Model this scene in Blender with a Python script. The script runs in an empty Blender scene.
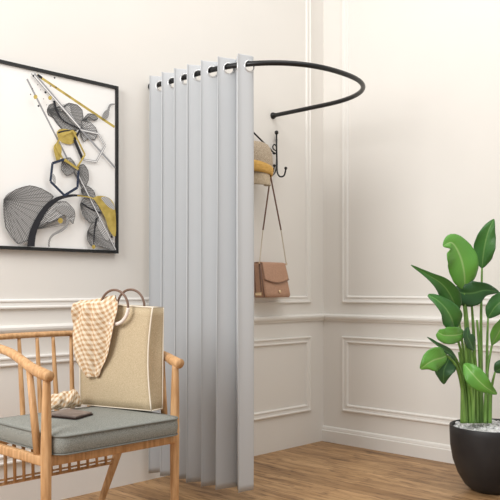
import bpy, bmesh, math, random
from mathutils import Vector, Matrix
random.seed(7)
C = bpy.context.scene.collection
V = Vector
# ------------------------------------------------------------------ camera frame (metres, room axes: wall_left on y=0, wall_right on x=0)
CAM = V((-4.0006, -3.1917, 1.0)); FPX = 777.0; HOR = 288.0
AX = V((.69447, .71952, 0)); AY = V((-.71952, .69447, 0))
def ray(px, py):
    X = (px-250)/FPX; Z = -(py-HOR)/FPX
    return V((X*AX.x - AY.x, X*AY.x + AX.x, Z))
def at(px, py, d): return CAM + ray(px, py)*d
def on_y(px, py, y):
    r = ray(px, py); return CAM + r*((y-CAM.y)/r.y)
def on_x(px, py, x):
    r = ray(px, py); return CAM + r*((x-CAM.x)/r.x)
def on_z(px, py, z):
    r = ray(px, py); return CAM + r*((z-1)/r.z)
VIEW = V((.7195, .6945, 0)).normalized()

# ------------------------------------------------------------------ materials
def mat(name, col, rough=.6, metal=0, spec=.5, **k):
    m = bpy.data.materials.new(name); m.use_nodes = True
    b = m.node_tree.nodes['Principled BSDF']
    b.inputs['Base Color'].default_value = (*col, 1); b.inputs['Roughness'].default_value = rough
    b.inputs['Metallic'].default_value = metal; b.inputs['Specular IOR Level'].default_value = spec
    for kk, v in k.items(): b.inputs[kk.replace('_', ' ')].default_value = v
    return m
def nt(m): return m.node_tree.nodes, m.node_tree.links, m.node_tree.nodes['Principled BSDF']
def noisy(m, c1, c2, scale, stretch=(1, 1, 1), bump=0, detail=4, coord='Object', lo=.3, hi=.7):
    n, l, b = nt(m)
    tc = n.new('ShaderNodeTexCoord'); mp = n.new('ShaderNodeMapping'); mp.inputs['Scale'].default_value = stretch
    t = n.new('ShaderNodeTexNoise'); t.inputs['Scale'].default_value = scale; t.inputs['Detail'].default_value = detail
    r = n.new('ShaderNodeValToRGB'); r.color_ramp.elements[0].color = (*c1, 1); r.color_ramp.elements[1].color = (*c2, 1)
    r.color_ramp.elements[0].position = lo; r.color_ramp.elements[1].position = hi
    l.new(tc.outputs[coord], mp.inputs[0]); l.new(mp.outputs[0], t.inputs[0]); l.new(t.outputs[0], r.inputs[0]); l.new(r.outputs[0], b.inputs['Base Color'])
    if bump:
        bp = n.new('ShaderNodeBump'); bp.inputs['Strength'].default_value = bump; bp.inputs['Distance'].default_value = .002
        l.new(t.outputs[0], bp.inputs['Height']); l.new(bp.outputs[0], b.inputs['Normal'])
    return m
M = {}
M['wall'] = noisy(mat('wall_paint', (.8, .77, .72), .75, spec=.2), (.785, .758, .715), (.80, .772, .728), 3)
M['trim'] = mat('trim_paint', (.81, .785, .745), .55, spec=.3)
M['rod'] = mat('black_metal', (.012, .012, .012), .35, .3)
M['grommet'] = mat('grommet_metal', (.72, .72, .72), .3, .7)
M['wood'] = noisy(mat('oak', (.6, .4, .2), .5, spec=.35), (.42, .22, .09), (.66, .40, .20), 6, (14, 14, 1.6), .05)
M['cushion'] = noisy(mat('grey_linen', (.2, .2, .19), .95, spec=.1), (.175, .18, .163), (.34, .345, .315), 330, (1, 1, 1), .4)
M['piping'] = mat('grey_piping', (.20, .205, .188), .95, spec=.05)
M['linen'] = noisy(mat('beige_linen', (.5, .4, .27), .95, spec=.1), (.45, .355, .225), (.60, .49, .335), 240, (1, 1, 1), .35)
M['linen_trim'] = mat('cream_tape', (.80, .72, .60), .9)
M['ring_brown'] = mat('brown_ring', (.16, .09, .06), .5)
M['ring_white'] = mat('cream_ring', (.80, .70, .64), .6)
M['pot'] = noisy(mat('pot_black', (.012, .012, .013), .5), (.010, .010, .012), (.022, .022, .024), 8, bump=.1)
M['pebble'] = noisy(mat('white_pebbles', (.8, .8, .8), .8), (.45, .45, .45), (.85, .85, .85), 60, bump=.8)
M['stem'] = noisy(mat('green_stem', (.1, .25, .05), .5), (.10, .22, .035), (.22, .40, .09), 10, (6, 6, 1))
M['frame'] = mat('frame_black', (.010, .010, .010), .4)
M['paper'] = mat('art_paper', (.90, .885, .86), .8, spec=.15)
M['ink'] = mat('art_black', (.015, .015, .02), .8)
M['navy'] = mat('art_navy', (.02, .03, .06), .8)
M['gold'] = noisy(mat('art_gold', (.45, .32, .05), .7), (.36, .25, .04), (.60, .46, .12), 25)
M['silver'] = mat('art_silver', (.30, .30, .31), .7); M['darkgrey'] = mat('art_dark_grey', (.07, .07, .07), .8)
def lined(name, c1, c2, sc, rot):
    m = mat(name, c1, .8); n, l, b = nt(m)
    tc = n.new('ShaderNodeTexCoord'); w = n.new('ShaderNodeTexWave'); w.inputs['Scale'].default_value = sc
    mp = n.new('ShaderNodeMapping'); mp.inputs['Rotation'].default_value = (0, rot, 0)
    w.inputs['Distortion'].default_value = 14; w.inputs['Detail'].default_value = 1; w.inputs['Detail Scale'].default_value = .25
    r = n.new('ShaderNodeValToRGB'); r.color_ramp.elements[0].color = (*c1, 1); r.color_ramp.elements[1].color = (*c2, 1)
    l.new(tc.outputs['Object'], mp.inputs[0]); l.new(mp.outputs[0], w.inputs[0]); l.new(w.outputs[0], r.inputs[0]); l.new(r.outputs[0], b.inputs['Base Color'])
    return m
M['leafgrey'] = lined('art_grey_lines', (.08, .08, .08), (.50, .49, .48), 45, .6)
M['leafgrey2'] = lined('art_light_grey_lines', (.14, .14, .14), (.70, .69, .68), 45, -.9)
M['leather'] = noisy(mat('tan_leather', (.45, .27, .18), .45), (.42, .235, .15), (.50, .29, .19), 120, bump=.35)
M['leather_dark'] = noisy(mat('brown_leather', (.2, .1, .07), .5), (.20, .115, .08), (.27, .16, .115), 60, bump=.2)
M['brass'] = mat('gold_metal', (.85, .65, .42), .25, .9)
M['chain'] = mat('chain_metal', (.72, .65, .55), .35, .8)
M['hat'] = noisy(mat('hat_tweed', (.4, .32, .24), .95), (.30, .23, .16), (.56, .46, .34), 190, bump=.8)
M['hat_band'] = noisy(mat('mustard_band', (.6, .35, .08), .8), (.52, .29, .06), (.74, .45, .13), 40, (1, 1, 6))
M['hat_bill'] = noisy(mat('hat_bill_straw', (.5, .4, .28), .9), (.42, .33, .22), (.54, .44, .31), 90)
M['taupe'] = noisy(mat('taupe_leather', (.2, .16, .14), .5), (.16, .125, .11), (.28, .225, .20), 20, (1, 1, 1))
M['taupe_edge'] = mat('dark_edge', (.05, .025, .02), .5)
# curtain: woven grey
M['curtain'] = mat('curtain_grey', (.545, .56, .575), .85, spec=.15)
n, l, b = nt(M['curtain'])
uvn = n.new('ShaderNodeUVMap'); t = n.new('ShaderNodeTexNoise'); t.inputs['Scale'].default_value = 500
bp = n.new('ShaderNodeBump'); bp.inputs['Strength'].default_value = .12; bp.inputs['Distance'].default_value = .001
l.new(uvn.outputs[0], t.inputs[0]); l.new(t.outputs[0], bp.inputs['Height']); l.new(bp.outputs[0], b.inputs['Normal'])
# gingham
def gingham(name, cream, tan, size):
    m = mat(name, cream, .95, spec=.1); n, l, b = nt(m)
    uv = n.new('ShaderNodeUVMap'); s = n.new('ShaderNodeSeparateXYZ'); l.new(uv.outputs[0], s.inputs[0])
    outs = []
    for ax in ('X', 'Y'):
        d = n.new('ShaderNodeMath'); d.operation = 'DIVIDE'; d.inputs[1].default_value = size*2
        f = n.new('ShaderNodeMath'); f.operation = 'FRACT'; g = n.new('ShaderNodeMath'); g.operation = 'GREATER_THAN'; g.inputs[1].default_value = .5
        l.new(s.outputs[ax], d.inputs[0]); l.new(d.outputs[0], f.inputs[0]); l.new(f.outputs[0], g.inputs[0]); outs.append(g.outputs[0])
    a = n.new('ShaderNodeMath'); a.operation = 'ADD'; l.new(outs[0], a.inputs[0]); l.new(outs[1], a.inputs[1])
    h = n.new('ShaderNodeMath'); h.operation = 'MULTIPLY'; h.inputs[1].default_value = .5; l.new(a.outputs[0], h.inputs[0])
    mx = n.new('ShaderNodeMix'); mx.data_type = 'RGBA'; mx.inputs[6].default_value = (*cream, 1); mx.inputs[7].default_value = (*tan, 1)
    l.new(h.outputs[0], mx.inputs[0]); l.new(mx.outputs[2], b.inputs['Base Color'])
    return m
M['gingham'] = gingham('gingham_cloth', (.80, .70, .55), (.50, .31, .165), .0096)
# floor: oak planks running along y
m = mat('oak_planks', (.5, .3, .15), .45, spec=.35); n, l, b = nt(m); M['floor'] = m
tc = n.new('ShaderNodeTexCoord'); mp = n.new('ShaderNodeMapping'); mp.inputs['Rotation'].default_value = (0, 0, math.radians(90))
br = n.new('ShaderNodeTexBrick'); br.inputs['Scale'].default_value = 1; br.inputs['Brick Width'].default_value = 1.3; br.inputs['Row Height'].default_value = .13
br.inputs['Mortar Size'].default_value = .0012; br.inputs['Mortar Smooth'].default_value = .3; br.offset = .37
br.inputs['Color1'].default_value = (.0, .0, .0, 1); br.inputs['Color2'].default_value = (1, 1, 1, 1); br.inputs['Mortar'].default_value = (.5, .5, .5, 1)
l.new(tc.outputs['Object'], mp.inputs[0]); l.new(mp.outputs[0], br.inputs[0])
mp2 = n.new('ShaderNodeMapping'); mp2.inputs['Scale'].default_value = (9, 1.0, 1); l.new(tc.outputs['Object'], mp2.inputs[0])
ns = n.new('ShaderNodeTexNoise'); ns.inputs['Scale'].default_value = 2.2; ns.inputs['Detail'].default_value = 8; ns.inputs['Roughness'].default_value = .65; ns.inputs['Distortion'].default_value = .6; l.new(mp2.outputs[0], ns.inputs[0])
ad = n.new('ShaderNodeVectorMath'); ad.operation = 'ADD'; l.new(mp2.outputs[0], ad.inputs[0]); l.new(br.outputs[0], ad.inputs[1]); l.new(ad.outputs[0], ns.inputs[0])
r = n.new('ShaderNodeValToRGB'); e = r.color_ramp.elements; e[0].position = .30; e[0].color = (.19, .095, .04, 1); e[1].position = .68; e[1].color = (.62, .39, .20, 1)
x = e.new(.45); x.color = (.43, .25, .115, 1)
l.new(ns.outputs[0], r.inputs[0])
mx = n.new('ShaderNodeMix'); mx.data_type = 'RGBA'; mx.blend_type = 'MULTIPLY'; mx.inputs[0].default_value = 1
r2 = n.new('ShaderNodeValToRGB'); r2.color_ramp.elements[0].color = (.74, .71, .68, 1); r2.color_ramp.elements[1].color = (1.0, 1.0, 1.0, 1)
l.new(br.outputs[0], r2.inputs[0]); l.new(r.outputs[0], mx.inputs[6]); l.new(r2.outputs[0], mx.inputs[7])
mx3 = n.new('ShaderNodeMix'); mx3.data_type = 'RGBA'; l.new(br.outputs['Fac'], mx3.inputs[0]); l.new(mx.outputs[2], mx3.inputs[6]); mx3.inputs[7].default_value = (.16, .08, .035, 1)
mp4 = n.new('ShaderNodeMapping'); mp4.inputs['Scale'].default_value = (26, 4, 1); l.new(tc.outputs['Object'], mp4.inputs[0])
n4 = n.new('ShaderNodeTexNoise'); n4.inputs['Scale'].default_value = 2; n4.inputs['Detail'].default_value = 6; n4.inputs['Distortion'].default_value = .8; l.new(mp4.outputs[0], n4.inputs[0])
r4 = n.new('ShaderNodeValToRGB'); r4.color_ramp.elements[0].position = .30; r4.color_ramp.elements[0].color = (.40, .33, .27, 1); r4.color_ramp.elements[1].position = .47; r4.color_ramp.elements[1].color = (1, 1, 1, 1); l.new(n4.outputs[0], r4.inputs[0])
mx4 = n.new('ShaderNodeMix'); mx4.data_type = 'RGBA'; mx4.blend_type = 'MULTIPLY'; mx4.inputs[0].default_value = 1; l.new(mx3.outputs[2], mx4.inputs[6]); l.new(r4.outputs[0], mx4.inputs[7])
l.new(mx4.outputs[2], b.inputs['Base Color'])
# leaves
def leafmat(name, c, rib, edge):
    m = mat(name, c, .30, spec=.5); n, l, b = nt(m)
    uv = n.new('ShaderNodeUVMap'); s = n.new('ShaderNodeSeparateXYZ'); l.new(uv.outputs[0], s.inputs[0])
    a = n.new('ShaderNodeMath'); a.operation = 'ABSOLUTE'; l.new(s.outputs['X'], a.inputs[0])
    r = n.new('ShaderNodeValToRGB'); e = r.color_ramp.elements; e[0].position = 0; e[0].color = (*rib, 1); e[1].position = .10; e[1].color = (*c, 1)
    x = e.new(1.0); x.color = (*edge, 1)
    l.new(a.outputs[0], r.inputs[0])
    k = n.new('ShaderNodeMath'); k.operation = 'MULTIPLY'; k.inputs[1].default_value = -.35; l.new(a.outputs[0], k.inputs[0])
    k2 = n.new('ShaderNodeMath'); k2.operation = 'ADD'; l.new(k.outputs[0], k2.inputs[0]); l.new(s.outputs['Y'], k2.inputs[1])
    cx = n.new('ShaderNodeCombineXYZ'); l.new(k2.outputs[0], cx.inputs[0])
    w = n.new('ShaderNodeTexWave'); w.inputs['Scale'].default_value = 7; w.inputs['Distortion'].default_value = .6; l.new(cx.outputs[0], w.inputs[0])
    mx = n.new('ShaderNodeMix'); mx.data_type = 'RGBA'; mx.blend_type = 'MULTIPLY'; mx.inputs[0].default_value = .28
    l.new(r.outputs[0], mx.inputs[6]); l.new(w.outputs[0], mx.inputs[7]); l.new(mx.outputs[2], b.inputs['Base Color'])
    bp = n.new('ShaderNodeBump'); bp.inputs['Strength'].default_value = .25; bp.inputs['Distance'].default_value = .004
    l.new(w.outputs[0], bp.inputs['Height']); l.new(bp.outputs[0], b.inputs['Normal'])
    return m
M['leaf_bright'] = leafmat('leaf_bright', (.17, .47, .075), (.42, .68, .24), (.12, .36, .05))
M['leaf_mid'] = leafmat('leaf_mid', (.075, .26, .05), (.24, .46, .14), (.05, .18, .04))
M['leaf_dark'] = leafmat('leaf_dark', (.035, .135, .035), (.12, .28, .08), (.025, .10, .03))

# ------------------------------------------------------------------ mesh helpers
def obj(name, bm, m, parent=None, smooth=True, mods=()):
    me = bpy.data.meshes.new(name)
    bmesh.ops.recalc_face_normals(bm, faces=bm.faces[:]) if 'norecalc' not in mods else None
    bm.to_mesh(me); bm.free()
    ms = m if isinstance(m, (list, tuple)) else [m]
    for q in ms: me.materials.append(q)
    if smooth:
        for p in me.polygons: p.use_smooth = True
    o = bpy.data.objects.new(name, me); C.objects.link(o)
    if parent:
        o.parent = parent; o.matrix_parent_inverse = Matrix.Translation(-world_loc(parent))
    return o
def world_loc(o):
    return o.location.copy() if not o.parent else V((0, 0, 0)) if o.type == 'MESH' else o.location.copy()
def empty(name, loc, label, cat, group=None):
    o = bpy.data.objects.new(name, None); C.objects.link(o); o.location = loc; o.empty_display_size = .1
    return tag(o, label, cat, group)
def tag(o, label=None, cat=None, group=None, kind=None):
    if label: o['label'] = label
    if cat: o['category'] = cat
    if group: o['group'] = group
    if kind: o['kind'] = kind
    return o
def box(bm, lo, hi, bev=0, seg=2):
    r = bmesh.ops.create_cube(bm, size=1); vs = r['verts']
    for v in vs: v.co = V([(lo[i]+hi[i])/2 + v.co[i]*(hi[i]-lo[i]) for i in range(3)])
    if bev:
        es = list({e for v in vs for e in v.link_edges})
        bmesh.ops.bevel(bm, geom=es, offset=bev, segments=seg, affect='EDGES', profile=.5)
def catmull(P, n):
    P = [V(p) for p in P]; out = []
    for i in range(len(P)-1):
        a, b_, c, d = P[max(i-1, 0)], P[i], P[i+1], P[min(i+2, len(P)-1)]
        for k in range(n):
            t = k/n
            out.append(.5*((2*b_)+(c-a)*t+(2*a-5*b_+4*c-d)*t*t+(3*b_-a-3*c+d)*t**3))
    out.append(P[-1]); return out
def interp(L, t):
    t = max(0, min(1, t))*(len(L)-1); i = min(int(t), len(L)-2); return L[i]+(L[i+1]-L[i])*(t-i)
def tube(bm, P, R, seg=14, closed=False, caps=True, flat=1.0):
    P = [V(p) for p in P]; n = len(P)
    if not isinstance(R, (list, tuple)): R = [R]*2
    rings = []; prev = None
    for i, p in enumerate(P):
        if closed: tg = (P[(i+1) % n]-P[(i-1) % n])
        else: tg = P[min(i+1, n-1)]-P[max(i-1, 0)]
        tg.normalize()
        if prev is None:
            u = tg.cross(V((0, 0, 1)))
            if u.length < .1: u = tg.cross(V((1, 0, 0)))
        else: u = prev-tg*prev.dot(tg)
        u.normalize(); prev = u; w = tg.cross(u); r = interp(R, i/(n-1))
        rings.append([bm.verts.new(p+(u*math.cos(a)+w*math.sin(a)*flat)*r) for a in [2*math.pi*k/seg for k in range(seg)]])
    for i in range(n if closed else n-1):
        a, b_ = rings[i], rings[(i+1) % n]
        for k in range(seg): bm.faces.new((a[k], a[(k+1) % seg], b_[(k+1) % seg], b_[k]))
    if caps and not closed: bm.faces.new(rings[0]); bm.faces.new(rings[-1][::-1])
def ring(bm, c, nrm, R, r, seg=32, sub=8, a0=0, a1=None):
    nrm = V(nrm).normalized(); u = nrm.cross(V((0, 0, 1)))
    if u.length < .1: u = V((1, 0, 0))
    u.normalize(); w = u.cross(nrm); w = -w if w.z < 0 else w
    if a1 is None: tube(bm, [V(c)+(u*math.cos(2*math.pi*k/seg)+w*math.sin(2*math.pi*k/seg))*R for k in range(seg)], r, sub, closed=True)
    else: tube(bm, [V(c)+(u*math.cos(a0+(a1-a0)*k/seg)+w*math.sin(a0+(a1-a0)*k/seg))*R for k in range(seg+1)], r, sub)
def ball(bm, c, r, seg=16, sc=(1, 1, 1)):
    q = bmesh.ops.create_uvsphere(bm, u_segments=seg, v_segments=seg//2+2, radius=r)
    for v in q['verts']: v.co = V((v.co.x*sc[0], v.co.y*sc[1], v.co.z*sc[2]))+V(c)
def lathe(bm, c, prof, seg=48, cap_top=False, cap_bot=True):
    rs = []
    for r, z in prof: rs.append([bm.verts.new(V(c)+V((r*math.cos(2*math.pi*k/seg), r*math.sin(2*math.pi*k/seg), z))) for k in range(seg)])
    for a, b_ in zip(rs, rs[1:]):
        for k in range(seg): bm.faces.new((a[k], a[(k+1) % seg], b_[(k+1) % seg], b_[k]))
    if cap_bot: bm.faces.new(rs[0][::-1])
    if cap_top: bm.faces.new(rs[-1])
def grid(bm, G, uvs=None):
    vs = [[bm.verts.new(p) for p in row] for row in G]
    lay = bm.loops.layers.uv.new('UVMap') if uvs else None
    for i in range(len(G)-1):
        for j in range(len(G[0])-1):
            f = bm.faces.new((vs[i][j], vs[i][j+1], vs[i+1][j+1], vs[i+1][j]))
            if uvs:
                for lp, (a, c) in zip(f.loops, ((i, j), (i, j+1), (i+1, j+1), (i+1, j))): lp[lay].uv = uvs[a][c]
    return vs
def solid(o, th, off=0):
    s = o.modifiers.new('thick', 'SOLIDIFY'); s.thickness = th; s.offset = off; return o
def subsurf(o, k=1):
    s = o.modifiers.new('sub', 'SUBSURF'); s.levels = k; s.render_levels = k; return o

# ------------------------------------------------------------------ setting
H = 3.3
bm = bmesh.new(); box(bm, (-4.6, 0, 0), (.12, .12, H)); tag(obj('wall_left', bm, M['wall'], smooth=False), kind='structure')
bm = bmesh.new(); box(bm, (0, -3.6, 0), (.12, 0, H)); tag(obj('wall_right', bm, M['wall'], smooth=False), kind='structure')
bm = bmesh.new(); box(bm, (-5.6, -4.6, -.1), (.12, .12, 0)); tag(obj('floor', bm, M['floor'], smooth=False), kind='structure')
PROF = [(0, 0), (0, .010), (.004, .0145), (.010, .0145), (.014, .009), (.030, .007), (.033, .011), (.039, .011), (.043, .005), (.046, 0)]
tn = [0]
def panel(wall, a0, a1, z0, z1):
    """a0<a1: distance from the corner; a moulding frame with a double ridge"""
    bm = bmesh.new(); rows = []
    for d, h in PROF:
        cs = [(a0+d, z0+d), (a1-d, z0+d), (a1-d, z1-d), (a0+d, z1-d)]
        rows.append([bm.verts.new((-a, -h-.0005, z) if wall == 'L' else (-h-.0005, -a, z)) for a, z in cs])
    for r0, r1 in zip(rows, rows[1:]):
        for k in range(4): bm.faces.new((r0[k], r0[(k+1) % 4], r1[(k+1) % 4], r1[k]))
    tn[0] += 1
    tag(obj('trim_%d' % tn[0], bm, M['trim'], smooth=False), kind='structure')
panel('L', .139, 2.90, .905, 3.05); panel('L', .139, 2.90, .212, .692)
panel('L', 3.18, 4.4, .905, 3.05); panel('L', 3.18, 4.4, .212, .692)
panel('R', .158, 2.0, .905, 3.05); panel('R', .158, 2.0, .212, .692)
panel('R', 2.28, 3.5, .905, 3.05); panel('R', 2.28, 3.5, .212, .692)
def rail(wall, L, prof, name):
    bm = bmesh.new(); ends = []
    for s in (0, L):
        ends.append([bm.verts.new((-s, -h, z) if wall == 'L' else (-h, -s, z)) for h, z in prof])
    n_ = len(prof)
    for k in range(n_): bm.faces.new((ends[0][k], ends[0][(k+1) % n_], ends[1][(k+1) % n_], ends[1][k]))
    bm.faces.new(ends[0][::-1]); bm.faces.new(ends[1])
    tag(obj(name, bm, M['trim'], smooth=False), kind='structure')
RP = [(0, .786), (.010, .788), (.013, .796), (.022, .803), (.026, .812), (.026, .822), (.018, .829), (0, .832)]
rail('L', 4.55, RP, 'trim_9'); rail('R', 3.55, RP, 'trim_10')
rail('R', 3.55, [(0, 0), (.018, 0), (.018, .072), (.013, .076), (.013, .082), (.010, .094), (.004, .100), (0, .100)], 'baseboard_right')

# ------------------------------------------------------------------ curtain rod (U of tube, both ends on the left wall)
RZ = 2.05; RX0 = -1.44; RR = .472; RXC = RX0+RR; SL = .385; RD = .495
def _sg(v, e): return math.copysign(abs(v)**e, v)
RP_ = [V((RX0, -.004, RZ)), V((RX0, -SL/2, RZ))]
for k in range(181):
    a = math.pi*k/180; RP_.append(V((RXC-RR*_sg(math.cos(a), .86), -SL-RD*_sg(math.sin(a), .86), RZ)))
RP_ += [V((RX0+2*RR, -SL/2, RZ)), V((RX0+2*RR, -.004, RZ))]
RS = [0.0]
for p, q in zip(RP_, RP_[1:]): RS.append(RS[-1]+(q-p).length)
def _rp(s):
    s = max(0, min(RS[-1], s))
    for i in range(len(RS)-1):
        if s <= RS[i+1]: return RP_[i].lerp(RP_[i+1], (s-RS[i])/max(RS[i+1]-RS[i], 1e-9))
    return RP_[-1].copy()
_rc = {}
def rod_pt(s):
    s = round(s, 4)
    if s not in _rc: _rc[s] = (_rp(s), (_rp(s+.02)-_rp(s-.02)).normalized())
    return _rc[s]
P = [_rp(RS[-1]*k/110) for k in range(111)]
root = empty('curtain_rod', (RXC, 0, RZ), 'black metal U-shaped curtain rod curving out from the wall', 'curtain rod')
bm = bmesh.new(); tube(bm, P, .0125, 16); obj('rod_tube', bm, M['rod'], root)
for x in (RX0, RX0+2*RR):
    bm = bmesh.new(); tube(bm, [(x, -.001, RZ), (x, -.008, RZ), (x, -.0085, RZ), (x, -.022, RZ)], [.020, .020, .015, .015], 24); obj('wall_flange', bm, M['rod'], root)

# ------------------------------------------------------------------ curtain
ctop, cbot = 2.089, .052; HZ = RZ-.0105
S0 = .054; PER = .096; NP = 6.5; A0 = .0385; AOFF = .0135
def cpt(u, z):
    """u in periods along the rod"""
    s = S0+u*PER; p, tg = rod_pt(s); nn = V((-tg.y, tg.x, 0))      # towards the far side
    k = (ctop-z)/(ctop-cbot)
    ph = 2*math.pi*u
    wq = max(0, min(1, (u-5.6)/.5)); wq = wq*wq*(3-2*wq)
    aoff = .002+(AOFF-.002)*wq
    amp = (.052+(A0-.052)*wq)*(1+.10*k) * (1 + .10*k*math.sin(u*5.3+1))
    side = math.cos(ph)
    along = -.010*math.sin(2*ph)+.006*k*math.sin(u*3.1+k*2.0)
    q = p - nn*(side*amp+aoff) + tg*along
    return V((q.x, min(q.y, -.006), z))
NU = int(NP*44); zs = [ctop-.0035*i for i in range(26)]; zz = zs[-1]
while zz > cbot+.06: zz -= .06; zs.append(zz)
zs.append(cbot)
bm = bmesh.new(); lay = bm.loops.layers.uv.new('UVMap')
# crossings of the rod line at ph = pi/2 + k pi
cross = [k+d for k in range(6) for d in (.256, .744)]+[6.307]
def inhole(u, z):
    for c in cross:
        if abs(u-c) < .19:
            d = (cpt(u, z)-V((*cpt(c, z).xy, z))).length
            if math.hypot(d, z-HZ) < .0245: return True
    return False
vs = [[bm.verts.new(cpt(NP*j/NU, z)) for j in range(NU+1)] for z in zs]
for i in range(len(zs)-1):
    for j in range(NU):
        if i < 25 and inhole(NP*(j+.5)/NU, (zs[i]+zs[i+1])/2): continue
        f = bm.faces.new((vs[i][j], vs[i][j+1], vs[i+1][j+1], vs[i+1][j]))
        for lp, (a, c) in zip(f.loops, ((i, j), (i, j+1), (i+1, j+1), (i+1, j))): lp[lay].uv = (c*.004, zs[a])
bmesh.ops.delete(bm, geom=[v for v in bm.verts if not v.link_faces], context='VERTS')
root = empty('curtain', (RX0, -.3, cbot), 'light grey pleated curtain hanging from the black curved rod by grommets', 'curtain')
cur = solid(obj('curtain_panel', bm, M['curtain'], root), .0018)
for c in cross:
    p = cpt(c, HZ); d = cpt(c+.03, HZ)-cpt(c-.03, HZ)
    nrm = V((-d.y, d.x, 0)).normalized(); nrm = (nrm+.0*V((0, 0, 1)))
    bm = bmesh.new(); ring(bm, p, nrm, .0258, .0038, 32, 8); obj('grommet', bm, M['grommet'], root)

# ------------------------------------------------------------------ framed picture
PX0, PX1, PZ0, PZ1 = -2.36, -1.668, 1.172, 2.005
root = empty('framed_picture', ((PX0+PX1)/2, -.012, PZ0), 'black framed print of grey ginkgo leaves, gold lines and hexagons', 'picture')
bm = bmesh.new(); fw = .014
rows = []
for d, h in ((0, -.001), (0, -.030), (fw, -.030), (fw, -.020), (fw, -.001)):
    rows.append([bm.verts.new((x, h, z)) for x, z in ((PX0+d, PZ0+d), (PX1-d, PZ0+d), (PX1-d, PZ1-d), (PX0+d, PZ1-d))])
for r0, r1 in zip(rows, rows[1:]+rows[:1]):
    for k in range(4): bm.faces.new((r0[k], r0[(k+1) % 4], r1[(k+1) % 4], r1[k]))
obj('picture_frame', bm, M['frame'], root, smooth=False)
bm = bmesh.new(); mi = {'paper': 0, 'ink': 1, 'navy': 2, 'gold': 3, 'silver': 4, 'leafgrey': 5, 'leafgrey2': 6, 'darkgrey': 7}
lvl = [0]
YA = -.020
def clip(p): return (max(PX0+fw+.001, min(PX1-fw-.001, p[0])), max(PZ0+fw+.001, min(PZ1-fw-.001, p[1])))
def poly2(pts, m):
    lvl[0] += 1; y = YA-.0001*lvl[0]
    try:
        f = bm.faces.new([bm.verts.new((x, y, z)) for x, z in [clip(p) for p in pts]]); f.material_index = mi[m]; return f
    except ValueError: pass
def A(px, py): q = on_y(px-1.0, py, YA); return (q.x, q.z)
def shape(pts, m, sm=True):
    P = [V((*A(*p), 0)) for p in pts]
    if sm:
        Q = []; n_ = len(P)
        for i in range(n_):
            a, b_, c, d = P[i-1], P[i], P[(i+1) % n_], P[(i+2) % n_]
            for k in range(4):
                t = k/4; Q.append(.5*((2*b_)+(c-a)*t+(2*a-5*b_+4*c-d)*t*t+(3*b_-a-3*c+d)*t**3))
        P = Q
    poly2([(p.x, p.y) for p in P], m)
    if m.startswith('leafgrey') and len(pts) > 5:
        loop_stroke(pts, .5, 'darkgrey')
        for a, b_ in zip(pts[1:], pts[2:]):
            for f in (0, .5): stroke([pts[0], (a[0]+(b_[0]-a[0])*f, a[1]+(b_[1]-a[1])*f)], .32, .22, 'darkgrey')
def stroke(pts, w0, w1, m, sm=False):
    P = [V((*A(*p), 0)) for p in pts]
    if sm: P = catmull(P, 6)
    n_ = len(P); L_, R_ = [], []
    for i, p in enumerate(P):
        t = (P[min(i+1, n_-1)]-P[max(i-1, 0)]).normalized(); nn = V((-t.y, t.x, 0)); w = (w0+(w1-w0)*i/(n_-1))*.0055/2
        L_.append(p+nn*w); R_.append(p-nn*w)
    lvl[0] += 1; y = YA-.0001*lvl[0]
    Lv = [bm.verts.new((clip(p)[0], y, clip(p)[1])) for p in L_]; Rv = [bm.verts.new((clip(p)[0], y, clip(p)[1])) for p in R_]
    for i in range(n_-1):
        f = bm.faces.new((Lv[i], Lv[i+1], Rv[i+1], Rv[i])); f.material_index = mi[m]
def loop_stroke(pts, w, m):
    for i in range(len(pts)): stroke([pts[i], pts[(i+1) % len(pts)]], w, w, m)
def dot(px, py, r, m): shape([(px+r*math.cos(a)*.9, py+r*math.sin(a)) for a in [k*math.pi/3 for k in range(6)]], m)
poly2([(PX0+fw, PZ0+fw), (PX1-fw, PZ0+fw), (PX1-fw, PZ1-fw), (PX0+fw, PZ1-fw)], 'paper')
stroke([(28, 79), (72, 166), (114, 250)], 1.6, 1.6, 'silver')
stroke([(38, 75), (115.5, 127)], 2.2, 2.4, 'gold'); stroke([(38.5, 75), (43, 78)], 2.4, 2.2, 'ink')
shape([(48, 110), (50, 105), (54.5, 103.5), (57, 108), (63, 112), (64, 107), (70, 103), (78, 105), (83, 110), (84, 117), (82, 125), (80, 129), (73, 130), (64, 130), (58, 124), (54, 118), (49, 115)], 'leafgrey')
shape([(65, 110), (70, 106), (72, 114), (80, 128), (72, 122)], 'leafgrey2')
stroke([(54.5, 101), (57, 110), (64, 121), (80, 129)], 2.4, .8, 'ink', True)
shape([(80, 129), (84, 122), (90, 122), (96, 128), (98, 134), (95, 140), (88, 138.5), (84, 142), (81, 136)], 'leafgrey2')
shape([(57, 133), (62, 129), (76, 132), (77.5, 138), (72, 144), (66, 144), (60, 141)], 'gold')
stroke([(58, 133), (66, 131), (77, 131)], 1.5, 1, 'ink', True)
shape([(82, 121), (88, 114), (95, 115), (98, 119), (94, 121), (89, 117), (85, 121)], 'leafgrey')
shape([(102, 118), (104, 112), (108, 110), (109, 114), (107, 118.5)], 'leafgrey'); stroke([(108, 111), (110, 105.5), (114.5, 104.5)], 2.6, 1.2, 'leafgrey', True)
stroke([(31, 74), (80, 129)], .8, .8, 'silver'); stroke([(34, 74), (80, 128)], 2.0, 2.0, 'silver'); stroke([(80, 129), (115, 168)], 1.8, 1.8, 'silver')
stroke([(32.5, 74), (80, 128.5)], .9, .9, 'paper')
hx = [(80, 130), (98, 134), (105, 146), (96, 162), (83, 160), (74, 140)]
loop_stroke(hx, 2.0, 'silver'); loop_stroke(hx, .7, 'paper'); stroke([(74, 140), (82.5, 160)], 3, 3, 'ink'); stroke([(80, 130), (74, 140)], 1.8, 2.4, 'ink')
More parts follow.
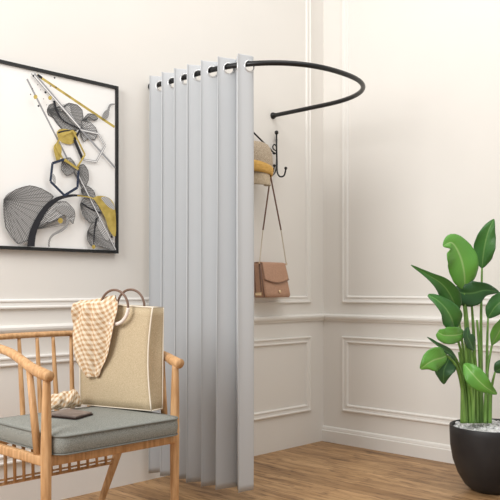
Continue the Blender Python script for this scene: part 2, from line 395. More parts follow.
shape([(62, 160), (70, 158), (76, 167), (72, 174), (66, 176), (61, 170)], 'leafgrey')
shape([(53, 147), (57, 143), (61, 148), (60, 158), (57, 163), (54, 154)], 'gold')
shape([(77, 167), (83, 164.5), (87.5, 171), (88, 180), (84, 188), (80, 184), (77, 177)], 'leafgrey')
shape([(80, 190), (86, 186), (93, 191), (95, 199), (90, 204), (84, 199)], 'leafgrey')
gx = [(60, 136), (72, 131), (84, 155), (76, 168), (62, 160), (55, 146)]
loop_stroke(gx, 1.7, 'gold')
shape([(92, 199), (99, 196), (109, 199), (114, 209), (114.5, 236), (108, 230), (104, 218), (98, 207)], 'gold')
shape([(100, 198), (107, 198), (113, 206), (113, 210), (106, 206)], 'leafgrey2')
shape([(79, 205), (82, 199), (91, 198), (97, 206), (100, 214), (94, 222), (88, 222.5), (82, 216)], 'leafgrey')
stroke([(80, 203), (89, 209), (99, 213)], 1, 1.6, 'ink', True)
shape([(86, 232), (91, 223), (100, 222), (109, 238), (114, 251), (105, 248.5), (97, 246), (91, 247), (86, 240)], 'leafgrey')
shape([(95, 224), (101, 223), (108, 236), (104, 240)], 'leafgrey2'); stroke([(95, 218), (93, 230), (92, 244)], 2, .7, 'ink', True)
dot(92, 247, 2, 'gold'); dot(110, 237, 1.3, 'ink'); dot(111, 244, 1.5, 'ink')
stroke([(75, 172), (114, 250)], 1.6, 1.6, 'silver'); stroke([(75, 172), (114, 250)], .5, .5, 'paper')
shape([(2, 200), (14, 190), (28, 186), (40, 189), (52, 197), (42, 207), (33, 221), (27, 240), (16, 244), (4, 228)], 'leafgrey')
shape([(33, 230), (39, 212), (52, 203), (64, 202), (72, 210), (73, 216), (71, 224), (67, 220), (62, 215), (54, 221), (44, 223)], 'leafgrey2')
shape([(52, 208), (64, 206), (72, 212), (67, 217), (58, 213)], 'leafgrey')
stroke([(65, 217), (65, 224), (60, 230), (51, 235), (47, 241), (46.5, 251)], 3, 1.4, 'leafgrey', True)
dot(58, 221, 2.8, 'gold')
stroke([(28, 252), (31, 232), (41, 212), (54, 200), (70, 196), (86, 197)], 7.5, .8, 'ink', True)
stroke([(75, 196), (88, 198), (97, 202)], 1, 1, 'gold', True)
loop_stroke([(50, 164), (62, 160), (76, 170), (75, 188), (62, 196), (48, 182)], 2.2, 'navy')
stroke([(62, 160), (76, 170)], 2.2, 2.2, 'gold'); shape([(50, 174), (53, 178), (53, 185), (50, 181)], 'leafgrey2')
for px, py, r_, m_ in ((31, 77, 1.1, 'ink'), (43, 93.5, 1.2, 'ink'), (36, 107, 1.1, 'ink'), (33, 98, 2.2, 'gold'), (47.5, 99, 2.1, 'gold'), (52, 79, .9, 'ink'), (48, 87, 1, 'silver'), (53.5, 88.5, .8, 'ink'), (28, 95.5, .7, 'ink'), (30, 90, .6, 'ink'), (38, 91, .6, 'silver'), (41, 100, .6, 'silver'), (40, 84, .6, 'silver'), (35, 86, .5, 'ink'), (44, 106, .5, 'silver')): dot(px, py, r_, m_)
obj('print', bm, [M[k] for k in ('paper', 'ink', 'navy', 'gold', 'silver', 'leafgrey', 'leafgrey2', 'darkgrey')], root, smooth=False)

# ------------------------------------------------------------------ wall hook rack, cap, handbag
def W(px, py, y): return on_y(px, py, y)
root = empty('wall_hook_rack', (-.62, 0, 1.70), 'black wrought iron hook rack on the wall beside the curtain', 'coat hook')
yr = -.030
bm = bmesh.new()
tube(bm, [W(276.5, 133, yr), W(276.6, 150, yr), W(277, 165, yr)], .0052, 10)
tube(bm, [V((W(276.5, 140, 0).x, -.002, W(276.5, 140, 0).z)), W(276.5, 140, yr)], .006, 10)
ball(bm, W(276.5, 132.6, yr), .0125, 14, (1, 1, 1.05)); obj('upright_bar', bm, M['rod'], root)
bm = bmesh.new()
tube(bm, catmull([W(276.9, 160, yr), W(277.3, 172, yr-.01), W(280, 176.5, yr-.035), W(284, 175.5, yr-.05), W(285.8, 169.5, yr-.06)], 8), .0048, 10)
ball(bm, W(285.8, 168.2, yr-.06), .0095, 12); obj('hook', bm, M['rod'], root)
bm = bmesh.new()
tube(bm, catmull([W(276.7, 158, yr), W(275.5, 171, yr-.012), W(272, 175.5, yr-.04), W(270.5, 174.5, yr-.05), W(273.0, 172, yr-.055), W(274.2, 167, yr-.06)], 8), .0045, 10)
ball(bm, W(274.2, 165.6, yr-.06), .009, 12); obj('hook', bm, M['rod'], root)
bm = bmesh.new()
tube(bm, catmull([W(276.5, 146.5, yr), W(274.5, 144.5, yr), W(272.8, 146.5, yr), W(273.6, 149.2, yr), W(276.3, 151, yr)], 8), .0042, 8)
ball(bm, W(274.3, 153.4, yr), .009, 12, (1.5, 1, .8)); obj('scroll', bm, M['rod'], root)
bm = bmesh.new(); tube(bm, [W(238, 117, yr-.002), W(274, 153, yr-.002)], .0052, 10)
tube(bm, [W(238, 117, yr), W(236, 150, yr), W(236, 165, yr)], .0052, 10); obj('cross_bar', bm, M['rod'], root)
bm = bmesh.new(); tube(bm, catmull([W(236, 160, yr), W(238, 173, yr-.012), W(243, 175, yr-.04), W(246, 168, yr-.06)], 8), .0048, 10)
ball(bm, W(246, 167, yr-.06), .0095, 12); obj('hook', bm, M['rod'], root)
bm = bmesh.new(); tube(bm, [W(250, 129, yr), W(253, 145, yr-.03), W(254, 141, yr-.045)], .0045, 8); obj('hook', bm, M['rod'], root)

# cap: dome facing right/out, bill hanging down
root = empty('cap', (-.70, -.1, 1.62), 'tan tweed cap with mustard band hanging on the wall hook by the curtain', 'hat')
cc = W(256, 165, -.105); 
s_ = .0061
bm = bmesh.new(); rings_ = []
# dome profile (offset from centre axis vertical), elliptical
def capring(z, rx, ry, tilt=0, cx=0, cy=0, seg=40):
    return [V((cc.x+cx+rx*.92*math.cos(a), cc.y+cy+ry*math.sin(a), cc.z+z+tilt*math.cos(a))) for a in [2*math.pi*k/seg for k in range(seg)]]
prof = [(-.030, .108, .088, -.018), (.0, .113, .09, -.012), (.03, .116, .088, -.008), (.062, .115, .084, -.005), (.094, .109, .072, -.002), (.119, .092, .055, .0), (.131, .062, .035, .0), (.135, .020, .012, 0)]
rg = [[bm.verts.new(p) for p in capring(z, rx, ry, tl)] for z, rx, ry, tl in prof]
for a, b_ in zip(rg, rg[1:]):
    for k in range(40): bm.faces.new((a[k], a[(k+1) % 40], b_[(k+1) % 40], b_[k]))
bm.faces.new(rg[-1]); solid(obj('crown', bm, M['hat'], root), .003, -1)
bm = bmesh.new()
rg = [[bm.verts.new(p) for p in capring(z, rx, ry, tl)] for z, rx, ry, tl in [(-.056, .100, .085, -.010), (-.056, .106, .09, -.010), (-.040, .1135, .094, -.014), (-.022, .1165, .095, -.018), (-.004, .117, .094, -.024), (-.002, .110, .088, -.024)]]
for a, b_ in zip(rg, rg[1:]):
    for k in range(40): bm.faces.new((a[k], a[(k+1) % 40], b_[(k+1) % 40], b_[k]))
obj('hat_band', bm, M['hat_band'], root)
bm = bmesh.new(); G = []
for i in range(13):
    t = i/12; row = []
    for j in range(25):
        a = -math.pi*(j/24)            # front (-y) half
        rx = .074; w = math.sin(-a)
        z = -.046 - .014*math.cos(a)*(1-t) - t*(.078)*(.86+.14*w**.5)
        row.append(V((cc.x+rx*math.cos(a)*(1-.12*t), cc.y+.080*math.sin(a)-.018*t*w, cc.z+z)))
    G.append(row)
grid(bm, G); solid(obj('bill', bm, M['hat_bill'], root), .003)

# handbag
fy = -.115
root = empty('handbag', (W(278, 298, fy).x, fy, W(278, 298, fy).z), 'tan leather handbag with flap hanging by its strap from the black hook', 'handbag')
def Q(px, py, y=fy): return W(px, py, y)
xl, xr = Q(266, 298).x, Q(291.5, 298).x; zb, zt = Q(278, 297.5).z, Q(278, 263.5).z
bm = bmesh.new()
xtl, xtr = Q(264.8, 264).x, Q(287.6, 264).x
nn = 14
# body: tapered, deeper at the bottom
secs = []
for i in range(nn+1):
    t = i/nn; z = zb+(zt-zb)*t; x0 = xl+(xtl-xl)*t; x1 = xr+(xtr-xr)*t; d0 = -.012; d1 = fy+.028*t**1.5
    r_ = .012; pts = []
    if i == 0: x0 += .006; x1 -= .006; d1 += .006; d0 -= .004
    for cx, cy, a0 in ((x1-r_, d1+r_, -90), (x1-r_, d0-r_, 0), (x0+r_, d0-r_, 90), (x0+r_, d1+r_, 180)):
        for k in range(4):
            a = math.radians(a0+30*k); pts.append((cx+r_*math.cos(a), cy+r_*math.sin(a), z))
    secs.append([bm.verts.new(p) for p in pts])
for a, b_ in zip(secs, secs[1:]):
    for k in range(16): bm.faces.new((a[k], a[(k+1) % 16], b_[(k+1) % 16], b_[k]))
bm.faces.new(secs[0][::-1]); bm.faces.new(secs[-1]); obj('bag_body', bm, M['leather'], root)
# flap: front, curved lower edge
bm = bmesh.new(); G = []
for i in range(17):
    t = i/16; row = []
    for j in range(21):
        u = j/20; x = (xtl+.001)+((xtr-.001)-(xtl+.001))*u
        drop = (.62-.50)*1.0; low = zt-(.097+.021*(1-abs(2*u-1)**1.6))
        if t < .25:
            q = t/.25; yy = -.02+(fy+.028-.006+.02)*q; z = zt+.004*math.sin(math.pi*q*.9)+.003
        else:
            q = (t-.25)/.75; z = zt+.002-(zt-low)*q; tt = (z-zb)/(zt-zb); yy = fy+.028*max(tt, 0)**1.5-.006
            f = (1-tt); x = (xtl+(xl-xtl)*f*.9)+((xtr+(xr-xtr)*f*.9)-(xtl+(xl-xtl)*f*.9))*u
        row.append(V((x, yy, z)))
    G.append(row)
grid(bm, G); solid(obj('flap', bm, M['leather'], root), .004)
bm = bmesh.new(); edge = [G[-1][j]+V((0, -.003, 0)) for j in range(21)]; tube(bm, edge, .0018, 6); obj('flap_piping', bm, M['leather_dark'], root)
bm = bmesh.new(); q = Q(280, 291.5, fy-.003); box(bm, (q.x-.010, fy-.006, q.z-.008), (q.x+.010, fy-.0, q.z+.008), .003); obj('clasp', bm, M['brass'], root)
# gusset strap on the left side + gold tag
bm = bmesh.new()
for yy in (-.035, -.080):
    tube(bm, [V((xl+(xtl-xl)*t-.002, yy+.01*t, zb+.01+(zt-zb-.01)*t)) for t in [k/8 for k in range(9)]], .004, 8, flat=.5)
tube(bm, [V((xl-.002, fy+.010, zb+.004)), V((xtl-.002, fy+.036, zt))], .004, 8)
obj('gusset_piping', bm, M['leather_dark'], root)
bm = bmesh.new(); box(bm, (xl-.010, -.088, zb+.012), (xl-.003, -.038, zb+.030), .002); obj('gold_tag', bm, M['brass'], root)
# strap: two leather strips then chains
hk = W(270.6, 175.5, yr-.05)
for sx, pm, pb in ((-1, (263, 230), (259.5, 263)), (1, (281, 230), (286.3, 264))):
    mid = W(*pm, -.082); bot = W(*pb, -.080)
    bm = bmesh.new(); tube(bm, [hk+V((.002*sx, 0, .004)), hk+V((.004*sx, 0, -.02)), mid], .0062, 8, flat=.45); obj('leather_strap', bm, M['leather_dark'], root)
    bm = bmesh.new(); n_ = 22
    for k in range(n_):
        p = mid.lerp(bot, (k+.5)/n_); dr = (bot-mid).normalized(); sd = V((1, 0, 0)) if k % 2 else V((0, 1, 0)); sd = (sd-dr*sd.dot(dr)).normalized(); L2 = (bot-mid).length/n_*.72
        tube(bm, [p+dr*L2*math.cos(a)+sd*.0032*math.sin(a) for a in [2*math.pi*i/8 for i in range(8)]], .0017, 5, closed=True)
    ch = obj('chain', bm, M['chain'], root)
    bm = bmesh.new(); ring(bm, bot, (0, 1, 0), .006, .0018, 14, 6); obj('strap_ring', bm, M['brass'], root)

# ------------------------------------------------------------------ armchair
XL, XR, YF, YB = -2.574, -2.002, -.846, -.375
root = empty('armchair', ((XL+XR)/2, (YF+YB)/2, 0), 'oak spindle-back armchair with grey seat cushion, standing left of the curtain', 'chair')
wd = M['wood']
arms = {}
for x, s in ((XL, -1), (XR+.022, 1)):
    YF = -.846 if s < 0 else -.824
    bm = bmesh.new(); tube(bm, catmull([(x, YF, 0), (x, YF, .2), (x, YF, .42), (x, YF-.002, .56), (x, YF-.004, .695)], 5), [.0130, .0175, .019, .017, .0130], 16); obj('front_leg', bm, wd, root)
    pts = [(x+.004*s, YF-.030, .699), (x+.008*s, YF+.02, .709), (x+.040*s if s > 0 else x, YF+.10, .718 if s > 0 else .722), (x+.055*s if s > 0 else x, YF+.24, .742 if s > 0 else .765), (x+.03*s if s > 0 else x, -.44, .785), (x-.02*s, -.355, .803)]
    arms[s] = catmull(pts, 8)
    bm = bmesh.new(); tube(bm, arms[s], [.0195, .0205, .0185, .0165, .016, .0165], 18); o = obj('arm', bm, wd, root)
YF = -.846
# crest rail
bm = bmesh.new(); cr = catmull([(XL+.02, -.358, .803), (XL+.12, -.335, .806), ((XL+XR)/2, -.322, .807), (XR-.12, -.335, .806), (XR-.02, -.358, .803)], 10); tube(bm, cr, .0185, 14, flat=.65); obj('crest_rail', bm, wd, root)
# seat frame
bm = bmesh.new()
box(bm, (XL+.01, YF-.002, .386), (XR+.008, YF+.022, .425), .006); box(bm, (XL+.01, YB-.01, .386), (XR+.01, YB+.014, .425), .006)
box(bm, (XL-.012, YF+.0, .388), (XL+.014, YB, .423), .006); box(bm, (XR+.006, YF+.022, .388), (XR+.032, YB, .423), .006)
obj('seat_frame', bm, wd, root)
# cushion
cx0, cx1, cy0, cy1 = XL+.022, XR+.001, YF-.046, YB-.022
def outline(ins, z, r_=.045, seg=8, crown=0):
    x0, x1, y0, y1 = cx0+ins, cx1-ins, cy0+ins, cy1-ins; r_ = max(r_-ins*.6, .006); pts = []
    for cx, cy, a0 in ((x1-r_, y0+r_, -90), (x1-r_, y1-r_, 0), (x0+r_, y1-r_, 90), (x0+r_, y0+r_, 180)):
        for k in range(seg):
            a = math.radians(a0+90*k/(seg-1)); pts.append(V((cx+r_*math.cos(a), cy+r_*math.sin(a), z)))
    # subdivide long sides
    out = []
    for i, p in enumerate(pts):
        q = pts[(i+1) % len(pts)]; out.append(p)
        if (q-p).length > .1:
            for k in range(1, 10): out.append(p.lerp(q, k/10))
    return out
bm = bmesh.new(); rr = []
for ins, z in ((.020, .424), (.004, .428), (0, .437), (-.003, .460), (0, .486), (.004, .4915), (.010, .495), (.03, .500), (.07, .506), (.12, .510), (.19, .512)):
    rr.append([bm.verts.new(p) for p in outline(ins, z)])
for a, b_ in zip(rr, rr[1:]):
    n_ = len(a)
    for k in range(n_): bm.faces.new((a[k], a[(k+1) % n_], b_[(k+1) % n_], b_[k]))
bm.faces.new(rr[0][::-1]); bm.faces.new(rr[-1]); cu = obj('seat_cushion', bm, M['cushion'], root)
bm = bmesh.new(); tube(bm, outline(-.0015, .4915), .0036, 8, closed=True); tube(bm, outline(-.001, .4295), .0025, 8, closed=True); pp = obj('cushion_piping', bm, M['piping'], cu)
pp.matrix_parent_inverse = Matrix.Identity(4)
# back spindles (through the seat down to the lower rail)
for px in (19, 37, 53, 71, 88, 104):
    tp = on_y(px, 340, -.332); tp.z = .795
    bt = on_y(px+(5 if px < 60 else 2), 398, -.372); bt.z = .402
    if bt.x > XR-.03: continue
    bm = bmesh.new(); tube(bm, catmull([tp, tp.lerp(bt, .3), tp.lerp(bt, .7), bt], 4), [.0068, .0088, .0105, .0088], 12); obj('back_spindle', bm, wd, root)
for x, s, t_, b__ in ((XL, -1, (XL, -.735, .724), (XL+.004, -.79, .40)), (XR+.02, 1, (XR+.066, -.69, .725), (XR+.026, -.76, .40))):
    bm = bmesh.new(); tube(bm, [t_, b__], [.0115, .0145], 12); obj('arm_spindle', bm, wd, root)
# rear legs
RY = -.375
legs = {}
tR = on_y(119, 449, RY+.0); fR = on_y(101.5, 500, RY+.03)
dR = (fR-tR)/(tR.z-fR.z); footR = tR+dR*tR.z; topR = tR-dR*(.395-tR.z)
for nm, mir in (('r', False), ('l', True)):
    a, b_ = topR.copy(), footR.copy()
    if mir: a.x = XL+XR-a.x; b_.x = XL+XR-b_.x
    legs[nm] = (a, b_)
    bm = bmesh.new(); tube(bm, catmull([a, a.lerp(b_, .4), b_], 5), [.0205, .018, .0125], 14); obj('rear_leg', bm, wd, root)
zr = on_y(115, 462.5, RY).z
def legat(nm, z): a, b_ = legs[nm]; return a.lerp(b_, (a.z-z)/(a.z-b_.z))
bm = bmesh.new(); tube(bm, [legat('l', zr), legat('r', zr)], .0068, 12); tube(bm, [legat('l', zr+.017), legat('r', zr+.017)], .0042, 12); obj('lower_rail', bm, wd, root)
xs = []
for k in range(14):
    px = 106-9.1*k; p = on_y(px, 458, RY)
    if p.x < XL+.06: break
    bm = bmesh.new(); tube(bm, [V((p.x, RY, zr)), V((p.x-.004, RY, .385))], [.0062, .0078], 10); obj('lower_spindle', bm, wd, root)

# ------------------------------------------------------------------ tote bag on the seat
ZB = .5145
F0 = V((-2.160, -.43, ZB)); F1 = V((-2.062, -.778, ZB)); B1 = V((-1.992, -.762, ZB)); B0 = F0+(B1-F1)
T1 = at(152.5, 307.5, 3.095); T0 = at(80, 302.5, 3.24); 
TB1 = at(164.2, 307.5, 3.165)+V((-.004, 0, 0)); TB0 = T0+(TB1-T1)*.9
root = empty('tote_bag', ((F0+B1)/2), 'large beige linen tote with ring handles sitting upright on the grey cushion', 'bag')
bm = bmesh.new(); N = 12
def side(p0, p1, q0, q1, bulge, nrm, tag_=None, nx=14):
    G = []
    for i in range(N+1):
        t = i/N; row = []
        for j in range(nx+1):
            u = j/nx; p = p0.lerp(p1, u).lerp(q0.lerp(q1, u), t)
            p = p+nrm*bulge*math.sin(math.pi*t)*math.sin(math.pi*u)
            if tag_: p = p+(F0-F1).normalized()*.019*math.sin(math.pi*t)*((u if tag_ == 'f' else 1-u)**(4 if tag_ == 'f' else 1.5))
            row.append(p)
        G.append(row)
    return G
nf = (F1-F0).cross(V((0, 0, 1))).normalized(); 
if nf.dot(CAM-F0) < 0: nf = -nf
ns_ = (B1-F1).cross(V((0, 0, 1))).normalized()
if ns_.dot(CAM-F1) < 0: ns_ = -ns_
grid(bm, side(F0, F1, T0, T1, .008, nf, 'f')); grid(bm, side(B0, B1, TB0, TB1, .006, -nf))
sgr = side(F1, B1, T1, TB1, -.012, ns_, 's', nx=8); grid(bm, sgr); sgl = side(F0, B0, T0, TB0, -.016, -ns_, nx=8); grid(bm, sgl)
bm.faces.new([bm.verts.new(p) for p in (F0, F1, B1, B0)])
bmesh.ops.remove_doubles(bm, verts=bm.verts[:], dist=.0003)
solid(obj('bag_body', bm, M['linen'], root), .004, -1)
bm = bmesh.new()
def curve_edge(p, q, nrm, b_): return [p.lerp(q, k/16)+nrm*b_*math.sin(math.pi*k/16) for k in range(17)]
tube(bm, curve_edge(F1, T1, V((F0-F1)).normalized(), .019), .0030, 8); tube(bm, curve_edge(B1, TB1, nf, .0), .0026, 8); tube(bm, curve_edge(F0, T0, nf, .0), .0034, 8)
tube(bm, [F1, B1], .003, 8); tube(bm, [F0, F1], .002, 8)
tube(bm, [T0, T1, TB1, TB0, T0], .0028, 8); obj('edge_piping', bm, M['linen_trim'], root)
# ring handles
def handle(cpx, cpy, d, R, off):
    c = at(cpx, cpy, d)+nf*off
    u = (F1-F0).normalized(); w = V((0, 0, 1))
    def arc(a0, a1, r_, n_=40): return [c+(u*math.cos(a0+(a1-a0)*k/n_)+w*math.sin(a0+(a1-a0)*k/n_))*R for k in range(n_+1)]
    bm = bmesh.new(); tube(bm, arc(math.radians(-5), math.radians(250), .0), .0050, 10); h = obj('ring_handle', bm, M['ring_brown'], root)
    bm = bmesh.new(); tube(bm, arc(math.radians(-110), math.radians(-2), .0), .0072, 12); g = obj('handle_grip', bm, M['ring_white'], h); g.matrix_parent_inverse = Matrix.Identity(4)
    tag(g, 'cream wrapped grip')
handle(116.5, 307, 3.15, .069, .014); handle(121.5, 306.5, 3.17, .069, -.062)
# gingham scarf draped over the bag's upper left corner
rows = [  # y, left px, right px, offset out of bag (m) ; first rows are inside the bag
 (303.0, 90, 111, -.030), (299.0, 86, 112, -.012), (298.0, 82, 114, .008), (303, 80, 120, .034), (311, 79, 120, .040), (320, 78, 118, .038), (331, 77.5, 116, .032), (342, 78, 114, .030), (352, 79, 111.5, .024), (361, 81, 107.5, .020), (368, 84, 103, .018), (377, 90, 99, .016)]
def bag_d(px): return 3.24+(3.085-3.24)*(px-80)/(151-80)
bm = bmesh.new(); G = []; UV = []; NR = 66; NC = 44
def rowat(t):
    t = t*(len(rows)-1); i = min(int(t), len(rows)-2); f = t-i; a, b_ = rows[i], rows[i+1]; f2 = f
    return [a[k]+(b_[k]-a[k])*f2 for k in range(4)]
for i in range(NR+1):
    t = i/NR; y, lx, rx, off = rowat(t); row = []; ur = []
    for j in range(NC+1):
        u = j/NC; px = lx+(rx+2.2-lx)*u
        slant = (1-u)*(-2.5) if t > .25 else 0
        fan = max(0, t-.12)
        q1 = abs(math.sin(math.pi*(1.9*u+1.5*t*(1-u)+.25))); q2 = abs(math.sin(math.pi*(3.3*u-1.2*t+.1)))
        fold = (.034*(q1-.5)+.013*(q2-.5))*min(1, fan*3)*(1-.35*t)
        knot = .018*math.exp(-((u-.35)**2/.02+(t-.3)**2/.01))
        crease = -.016*math.exp(-((u-.42-.25*(t-.25))**2/.0022))*(1 if t > .2 else 0)*math.exp(-max(0, t-.3)*4)
        sag = .010*math.sin(3.1*u+6.5*t)
        yy = y + 3.0*math.sin(u*3.3+1.2)*max(0, 1-abs(t-.15)*6)
        p = at(px, yy, bag_d(px))+nf*(max(off+fold+knot+crease+sag*.5, .010) if t > .25 else off)
        row.append(p)
        ang = .35+.35*u; du = (px-95)*.0042; dv = y*.0042
        ur.append((du*math.cos(.35)-dv*math.sin(.35)+.008*math.sin(t*6), du*math.sin(.35)+dv*math.cos(.35)+.01*math.sin(u*7)))
    G.append(row); UV.append(ur)
grid(bm, G, UV); sc = solid(obj('gingham_scarf', bm, M['gingham']), .0022); sc.modifiers['thick'].material_offset = 0
bm = bmesh.new(); tube(bm, [G[i][-1] for i in range(10, NR+1)], .0014, 6); obj('hem', bm, M['ring_brown'], sc)['label'] = 'dark brown edge hem'
tag(sc, 'beige gingham scarf draped over the upper left corner of the linen tote', 'scarf')
# crumpled gingham cloth on the seat
bm = bmesh.new(); G = []; UV = []
p0 = on_z(47, 413.5, .494); p1 = on_z(80, 411, .494)
p0 = at(45, 409, 3.08); p1 = at(81, 405, 3.17)
ux = (p1-p0); L3 = ux.length; ux.normalize(); uy = V((-ux.y, ux.x, 0)); 
for i in range(41):
    t = i/40; row = []; ur = []
    hh = (math.sin(math.pi*min(1, t*1.0))**.45)*(.078+.012*math.sin(t*7+1))*(.75+.4*t)
    for j in range(33):
        a = 2*math.pi*j/32
        rr_ = 1+.10*math.sin(3*a+t*19)+.07*math.sin(7*a-t*14)
        z = .515+hh*(.5+.5*math.sin(a)*rr_) if True else 0
        y_ = .040*(math.sin(math.pi*t)**.4)*math.cos(a)*rr_
        row.append(V((p0.x, p0.y, 0))+ux*(L3*t)+uy*y_+V((0, 0, max(z, .5135)))); ur.append((L3*t+.02*math.sin(a+t*5), a*.030+t*.10))
    G.append(row); UV.append(ur)
grid(bm, G, UV); o = obj('gingham_cloth', bm, M['gingham']); tag(o, 'crumpled beige gingham cloth lying on the seat at the foot of the tote', 'cloth')
# folded taupe wallet
root = empty('wallet', on_z(70, 413, .5145), 'flat taupe leather wallet lying on the grey seat cushion', 'wallet')
q0, q1, q2, q3 = [on_z(*p, .5145) for p in ((47, 416.5), (76, 419.5), (94, 414.5), (68, 411.5))]
for k, (nm, mt, za, zb_, sh) in enumerate((('lower_leaf', M['taupe_edge'], .5145, .5185, 0), ('upper_leaf', M['taupe'], .519, .5245, .0))):
    bm = bmesh.new(); cen = (q0+q1+q2+q3)/4; f = 1 if k == 0 else .93
    lo = [cen+(q-cen)*f for q in (q0, q1, q2, q3)]
    vl = [bm.verts.new((p.x, p.y, za)) for p in lo]; vh = [bm.verts.new((p.x, p.y, zb_+(.004 if i in (0, 3) and k else 0))) for i, p in enumerate(lo)]
    bm.faces.new(vl[::-1]); bm.faces.new(vh)
    for i in range(4): bm.faces.new((vl[i], vl[(i+1) % 4], vh[(i+1) % 4], vh[i]))
    bmesh.ops.bevel(bm, geom=bm.edges[:], offset=.002, segments=2, affect='EDGES'); obj(nm, bm, mt, root, smooth=False)

# ------------------------------------------------------------------ potted plant
PC = V((-.400, -1.384, 0))
root = empty('potted_plant', PC, 'tall green broad-leaved plant in a black pot by the right wall', 'plant')
bm = bmesh.new()
prof = [(.085, 0), (.105, .004), (.135, .03), (.168, .085), (.191, .15), (.203, .22), (.2065, .29), (.2065, .318), (.2045, .322), (.1985, .320), (.1965, .30), (.19, .285)]
lathe(bm, PC, prof, 56); obj('pot', bm, M['pot'], root)
bm = bmesh.new()
lathe(bm, PC, [(.001, .309), (.06, .310), (.13, .308), (.194, .304), (.194, .290)], 40, cap_bot=True)
for k in range(150):
    a = random.random()*6.28; r_ = .185*math.sqrt(random.random()); s2 = random.uniform(.007, .013)
    ball(bm, PC+V((r_*math.cos(a), r_*math.sin(a), .312)), s2, 8, (1, 1.2, .7))
tag(obj('pebbles', bm, M['pebble'], root), kind='stuff')
def leaf(pts, widths, m, roll=0, fold=.25, curl=0, wave=.0, stem=None, name='leaf', nn=26, label=None):
    """pts: midrib as (px, py, depth); widths: half widths in metres from base to tip"""
    P = catmull([at(*p) for p in pts], 8); n_ = len(P); bm = bmesh.new(); G = []; UV = []; NC = 12
    tot = sum((P[i+1]-P[i]).length for i in range(n_-1)); ac = 0
    for i, p in enumerate(P):
        if i: ac += (p-P[i-1]).length
        t = (P[min(i+1, n_-1)]-P[max(i-1, 0)]).normalized(); sd = t.cross(VIEW).normalized(); up = sd.cross(t).normalized()
        if up.dot(VIEW) > 0: up = -up
        rl = roll; s3 = sd*math.cos(rl)+up*math.sin(rl); u3 = up*math.cos(rl)-sd*math.sin(rl)
        w = interp(widths, i/(n_-1)); row = []; ur = []
        for j in range(NC+1):
            u = j/NC*2-1
            off = fold*abs(u)*w - curl*u*u*w + 1.8*wave*math.sin(9*ac/max(tot, .01)+u*2)*abs(u)**1.5*w
            row.append(p+s3*u*w*math.cos(fold*.5)+u3*off); ur.append((u, ac*6))
        G.append(row); UV.append(ur)
    grid(bm, G, UV); o = obj(name, bm, m, root); solid(o, .0012)
    if label: o['label'] = label
    if stem:
        bm = bmesh.new(); S = catmull([at(*p) if len(p) == 3 else p for p in stem], 8); tube(bm, S, [.0048, .0065, .0085, .0095], 8); s4 = obj('leaf_stalk', bm, M['stem'], o); s4.matrix_parent_inverse = Matrix.Identity(4)
    return o
B_, D_, K_ = M['leaf_bright'], M['leaf_mid'], M['leaf_dark']
def foot(px, d): return (px, 423, d)
leaf([(465, 289, 3.84), (464, 272, 3.80), (460, 256, 3.78), (452, 243, 3.76), (443, 246, 3.74)], [.010, .058, .072, .078, .074, .055, .030, .004], B_, .1, .22, .15, .10, stem=[(464, 288, 3.84), (467, 330, 3.84), (470, 380, 3.84), foot(472, 3.84)])
leaf([(457, 311, 3.80), (452, 298, 3.76), (443, 285, 3.72), (430, 276, 3.69), (411, 265, 3.66)], [.008, .036, .048, .046, .036, .022, .011, .002], D_, -.3, .45, .1, .12, stem=[(457, 311, 3.80), (462, 340, 3.81), (466, 380, 3.83), foot(468, 3.83)])
leaf([(455, 331, 3.76), (452, 320, 3.72), (446, 309, 3.70), (437, 300, 3.69), (428, 295, 3.70)], [.008, .042, .052, .050, .042, .030, .018, .006], D_, .2, .35, .1, .14, stem=[(455, 331, 3.76), (461, 352, 3.79), (466, 385, 3.81), foot(467, 3.81)])
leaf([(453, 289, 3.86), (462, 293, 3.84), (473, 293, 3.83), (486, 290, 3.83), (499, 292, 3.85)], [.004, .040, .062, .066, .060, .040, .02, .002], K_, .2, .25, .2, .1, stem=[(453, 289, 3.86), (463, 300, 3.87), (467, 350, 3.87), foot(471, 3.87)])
leaf([(464, 333, 3.74), (457, 335, 3.71), (449, 335.5, 3.69), (443, 335, 3.68), (437.5, 332, 3.68)], [.012, .036, .042, .042, .038, .030, .014], B_, -.1, .25, .25, .08, stem=[(464, 333, 3.74), (466, 350, 3.76), (468, 385, 3.79), foot(470, 3.80)])
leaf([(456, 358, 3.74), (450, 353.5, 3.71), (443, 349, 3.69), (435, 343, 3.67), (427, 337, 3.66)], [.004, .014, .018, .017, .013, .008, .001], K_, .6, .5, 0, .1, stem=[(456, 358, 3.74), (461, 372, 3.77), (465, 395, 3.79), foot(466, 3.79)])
leaf([(447, 355.5, 3.70), (441, 358, 3.66), (434, 360, 3.64), (427, 364, 3.63), (420.5, 369, 3.64)], [.008, .040, .056, .060, .054, .042, .022, .005], B_, -.15, .25, .3, .08, stem=[(447, 355.5, 3.70), (456, 366, 3.73), (462, 388, 3.77), foot(465, 3.78)])
leaf([(450, 356, 3.75), (447, 363, 3.73), (444, 370, 3.72), (443.5, 377, 3.72), (444, 384, 3.73)], [.008, .044, .052, .048, .036, .020, .003], K_, .2, .3, .2, .1, stem=[(450, 356, 3.75), (457, 363, 3.77), (463, 388, 3.79), foot(463.5, 3.79)])
leaf([(464, 364, 3.70), (471, 372, 3.66), (478, 380, 3.65), (487, 388, 3.65), (497, 394, 3.67)], [.005, .034, .046, .046, .038, .022, .002], B_, .25, .3, .2, .1, stem=[(464, 364, 3.70), (467, 377, 3.74), (472, 395, 3.79), foot(474, 3.80)])
leaf([(474, 350, 3.76), (470, 342, 3.74), (467, 335, 3.73), (468, 327, 3.74)], [.004, .030, .034, .026, .002], K_, .4, .3, .2, .1, stem=[(474, 350, 3.76), (476, 370, 3.80), foot(477, 3.82)])
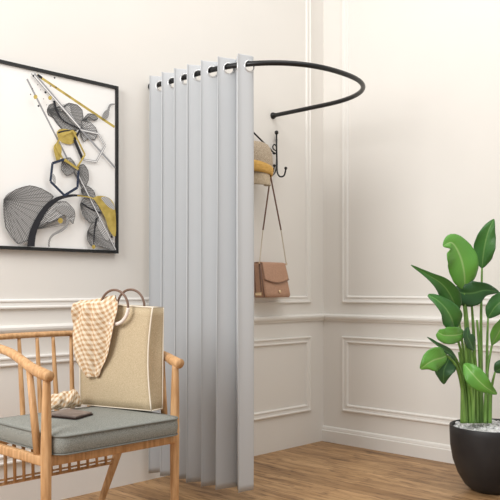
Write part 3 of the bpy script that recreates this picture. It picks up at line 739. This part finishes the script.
# leaves on the far right side of the plant
leaf([(482, 268, 3.95), (484, 250, 3.93), (488, 232, 3.90), (494, 219, 3.88)], [.005, .045, .055, .045, .025, .002], D_, -.3, .3, .15, .1, stem=[(482, 268, 3.95), (481, 330, 3.92), foot(482, 3.88)])
leaf([(492, 345, 3.85), (500, 330, 3.82), (509, 318, 3.80), (521, 312, 3.80)], [.005, .04, .05, .045, .03, .002], B_, .4, .3, .2, .1, stem=[(492, 345, 3.85), (487, 375, 3.84), foot(485, 3.84)])
leaf([(488, 318, 3.98), (496, 306, 3.97), (507, 299, 3.96), (520, 300, 3.96)], [.005, .04, .05, .045, .03, .002], D_, -.4, .3, .2, .1, stem=[(488, 318, 3.98), (487, 360, 3.93), foot(488, 3.90)])
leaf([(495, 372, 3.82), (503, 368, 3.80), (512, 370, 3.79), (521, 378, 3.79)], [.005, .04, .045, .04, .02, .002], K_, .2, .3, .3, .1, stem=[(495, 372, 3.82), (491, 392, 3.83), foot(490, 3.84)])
for (a, b_, c, d, e2) in ((459, 352, 3.80, 462.5, 3.80), (466, 305, 3.85, 470, 3.86), (471.5, 300, 3.88, 474, 3.87), (470, 345, 3.78, 473, 3.80), (477, 320, 3.86, 480, 3.86)):
    bm = bmesh.new(); S = catmull([at(a, b_, c), at((a+d)/2+1.5, (b_+423)/2-10, (c+e2)/2), at(d, 423, e2)], 8); tube(bm, S, [.005, .009, .0115], 10); obj('stem', bm, M['stem'], root)

# ------------------------------------------------------------------ light and camera
w = bpy.data.worlds.new('World'); bpy.context.scene.world = w; w.use_nodes = True
bg = w.node_tree.nodes['Background']; bg.inputs[0].default_value = (.99, .99, .985, 1); bg.inputs[1].default_value = .50
def area(name, loc, tgt, sx, sy, e, col):
    L = bpy.data.lights.new(name, 'AREA'); L.shape = 'RECTANGLE'; L.size = sx; L.size_y = sy; L.energy = e; L.color = col
    o = bpy.data.objects.new(name, L); C.objects.link(o); o.location = loc
    o.rotation_euler = (V(tgt)-V(loc)).to_track_quat('-Z', 'Y').to_euler(); return o
area('left_key_light', (-4.9, -1.0, 2.5), (-1.4, -.4, 1.6), 1.4, 1.8, 88, (1, .99, .975))  # soft key light added out of view on the left; no window there
area('overhead_fill_light', (-1.7, -1.9, 3.7), (-1.3, -.7, 0), 2.4, 2.4, 42, (1, .975, .94))  # area light added overhead so walls fade downwards
cam = bpy.data.cameras.new('Camera'); co = bpy.data.objects.new('Camera', cam); C.objects.link(co)
co.location = CAM; co.rotation_euler = (math.radians(90), 0, -math.atan2(.71952, .69447))
cam.sensor_width = 36; cam.lens = 777/500*36; cam.shift_y = (288-250)/500; cam.clip_start = .05
sc_ = bpy.context.scene; sc_.camera = co
sc_.view_settings.view_transform = 'Standard'; sc_.view_settings.look = 'None'; sc_.view_settings.gamma = 1; sc_.view_settings.use_curve_mapping = False
sc_.view_settings.exposure = .21
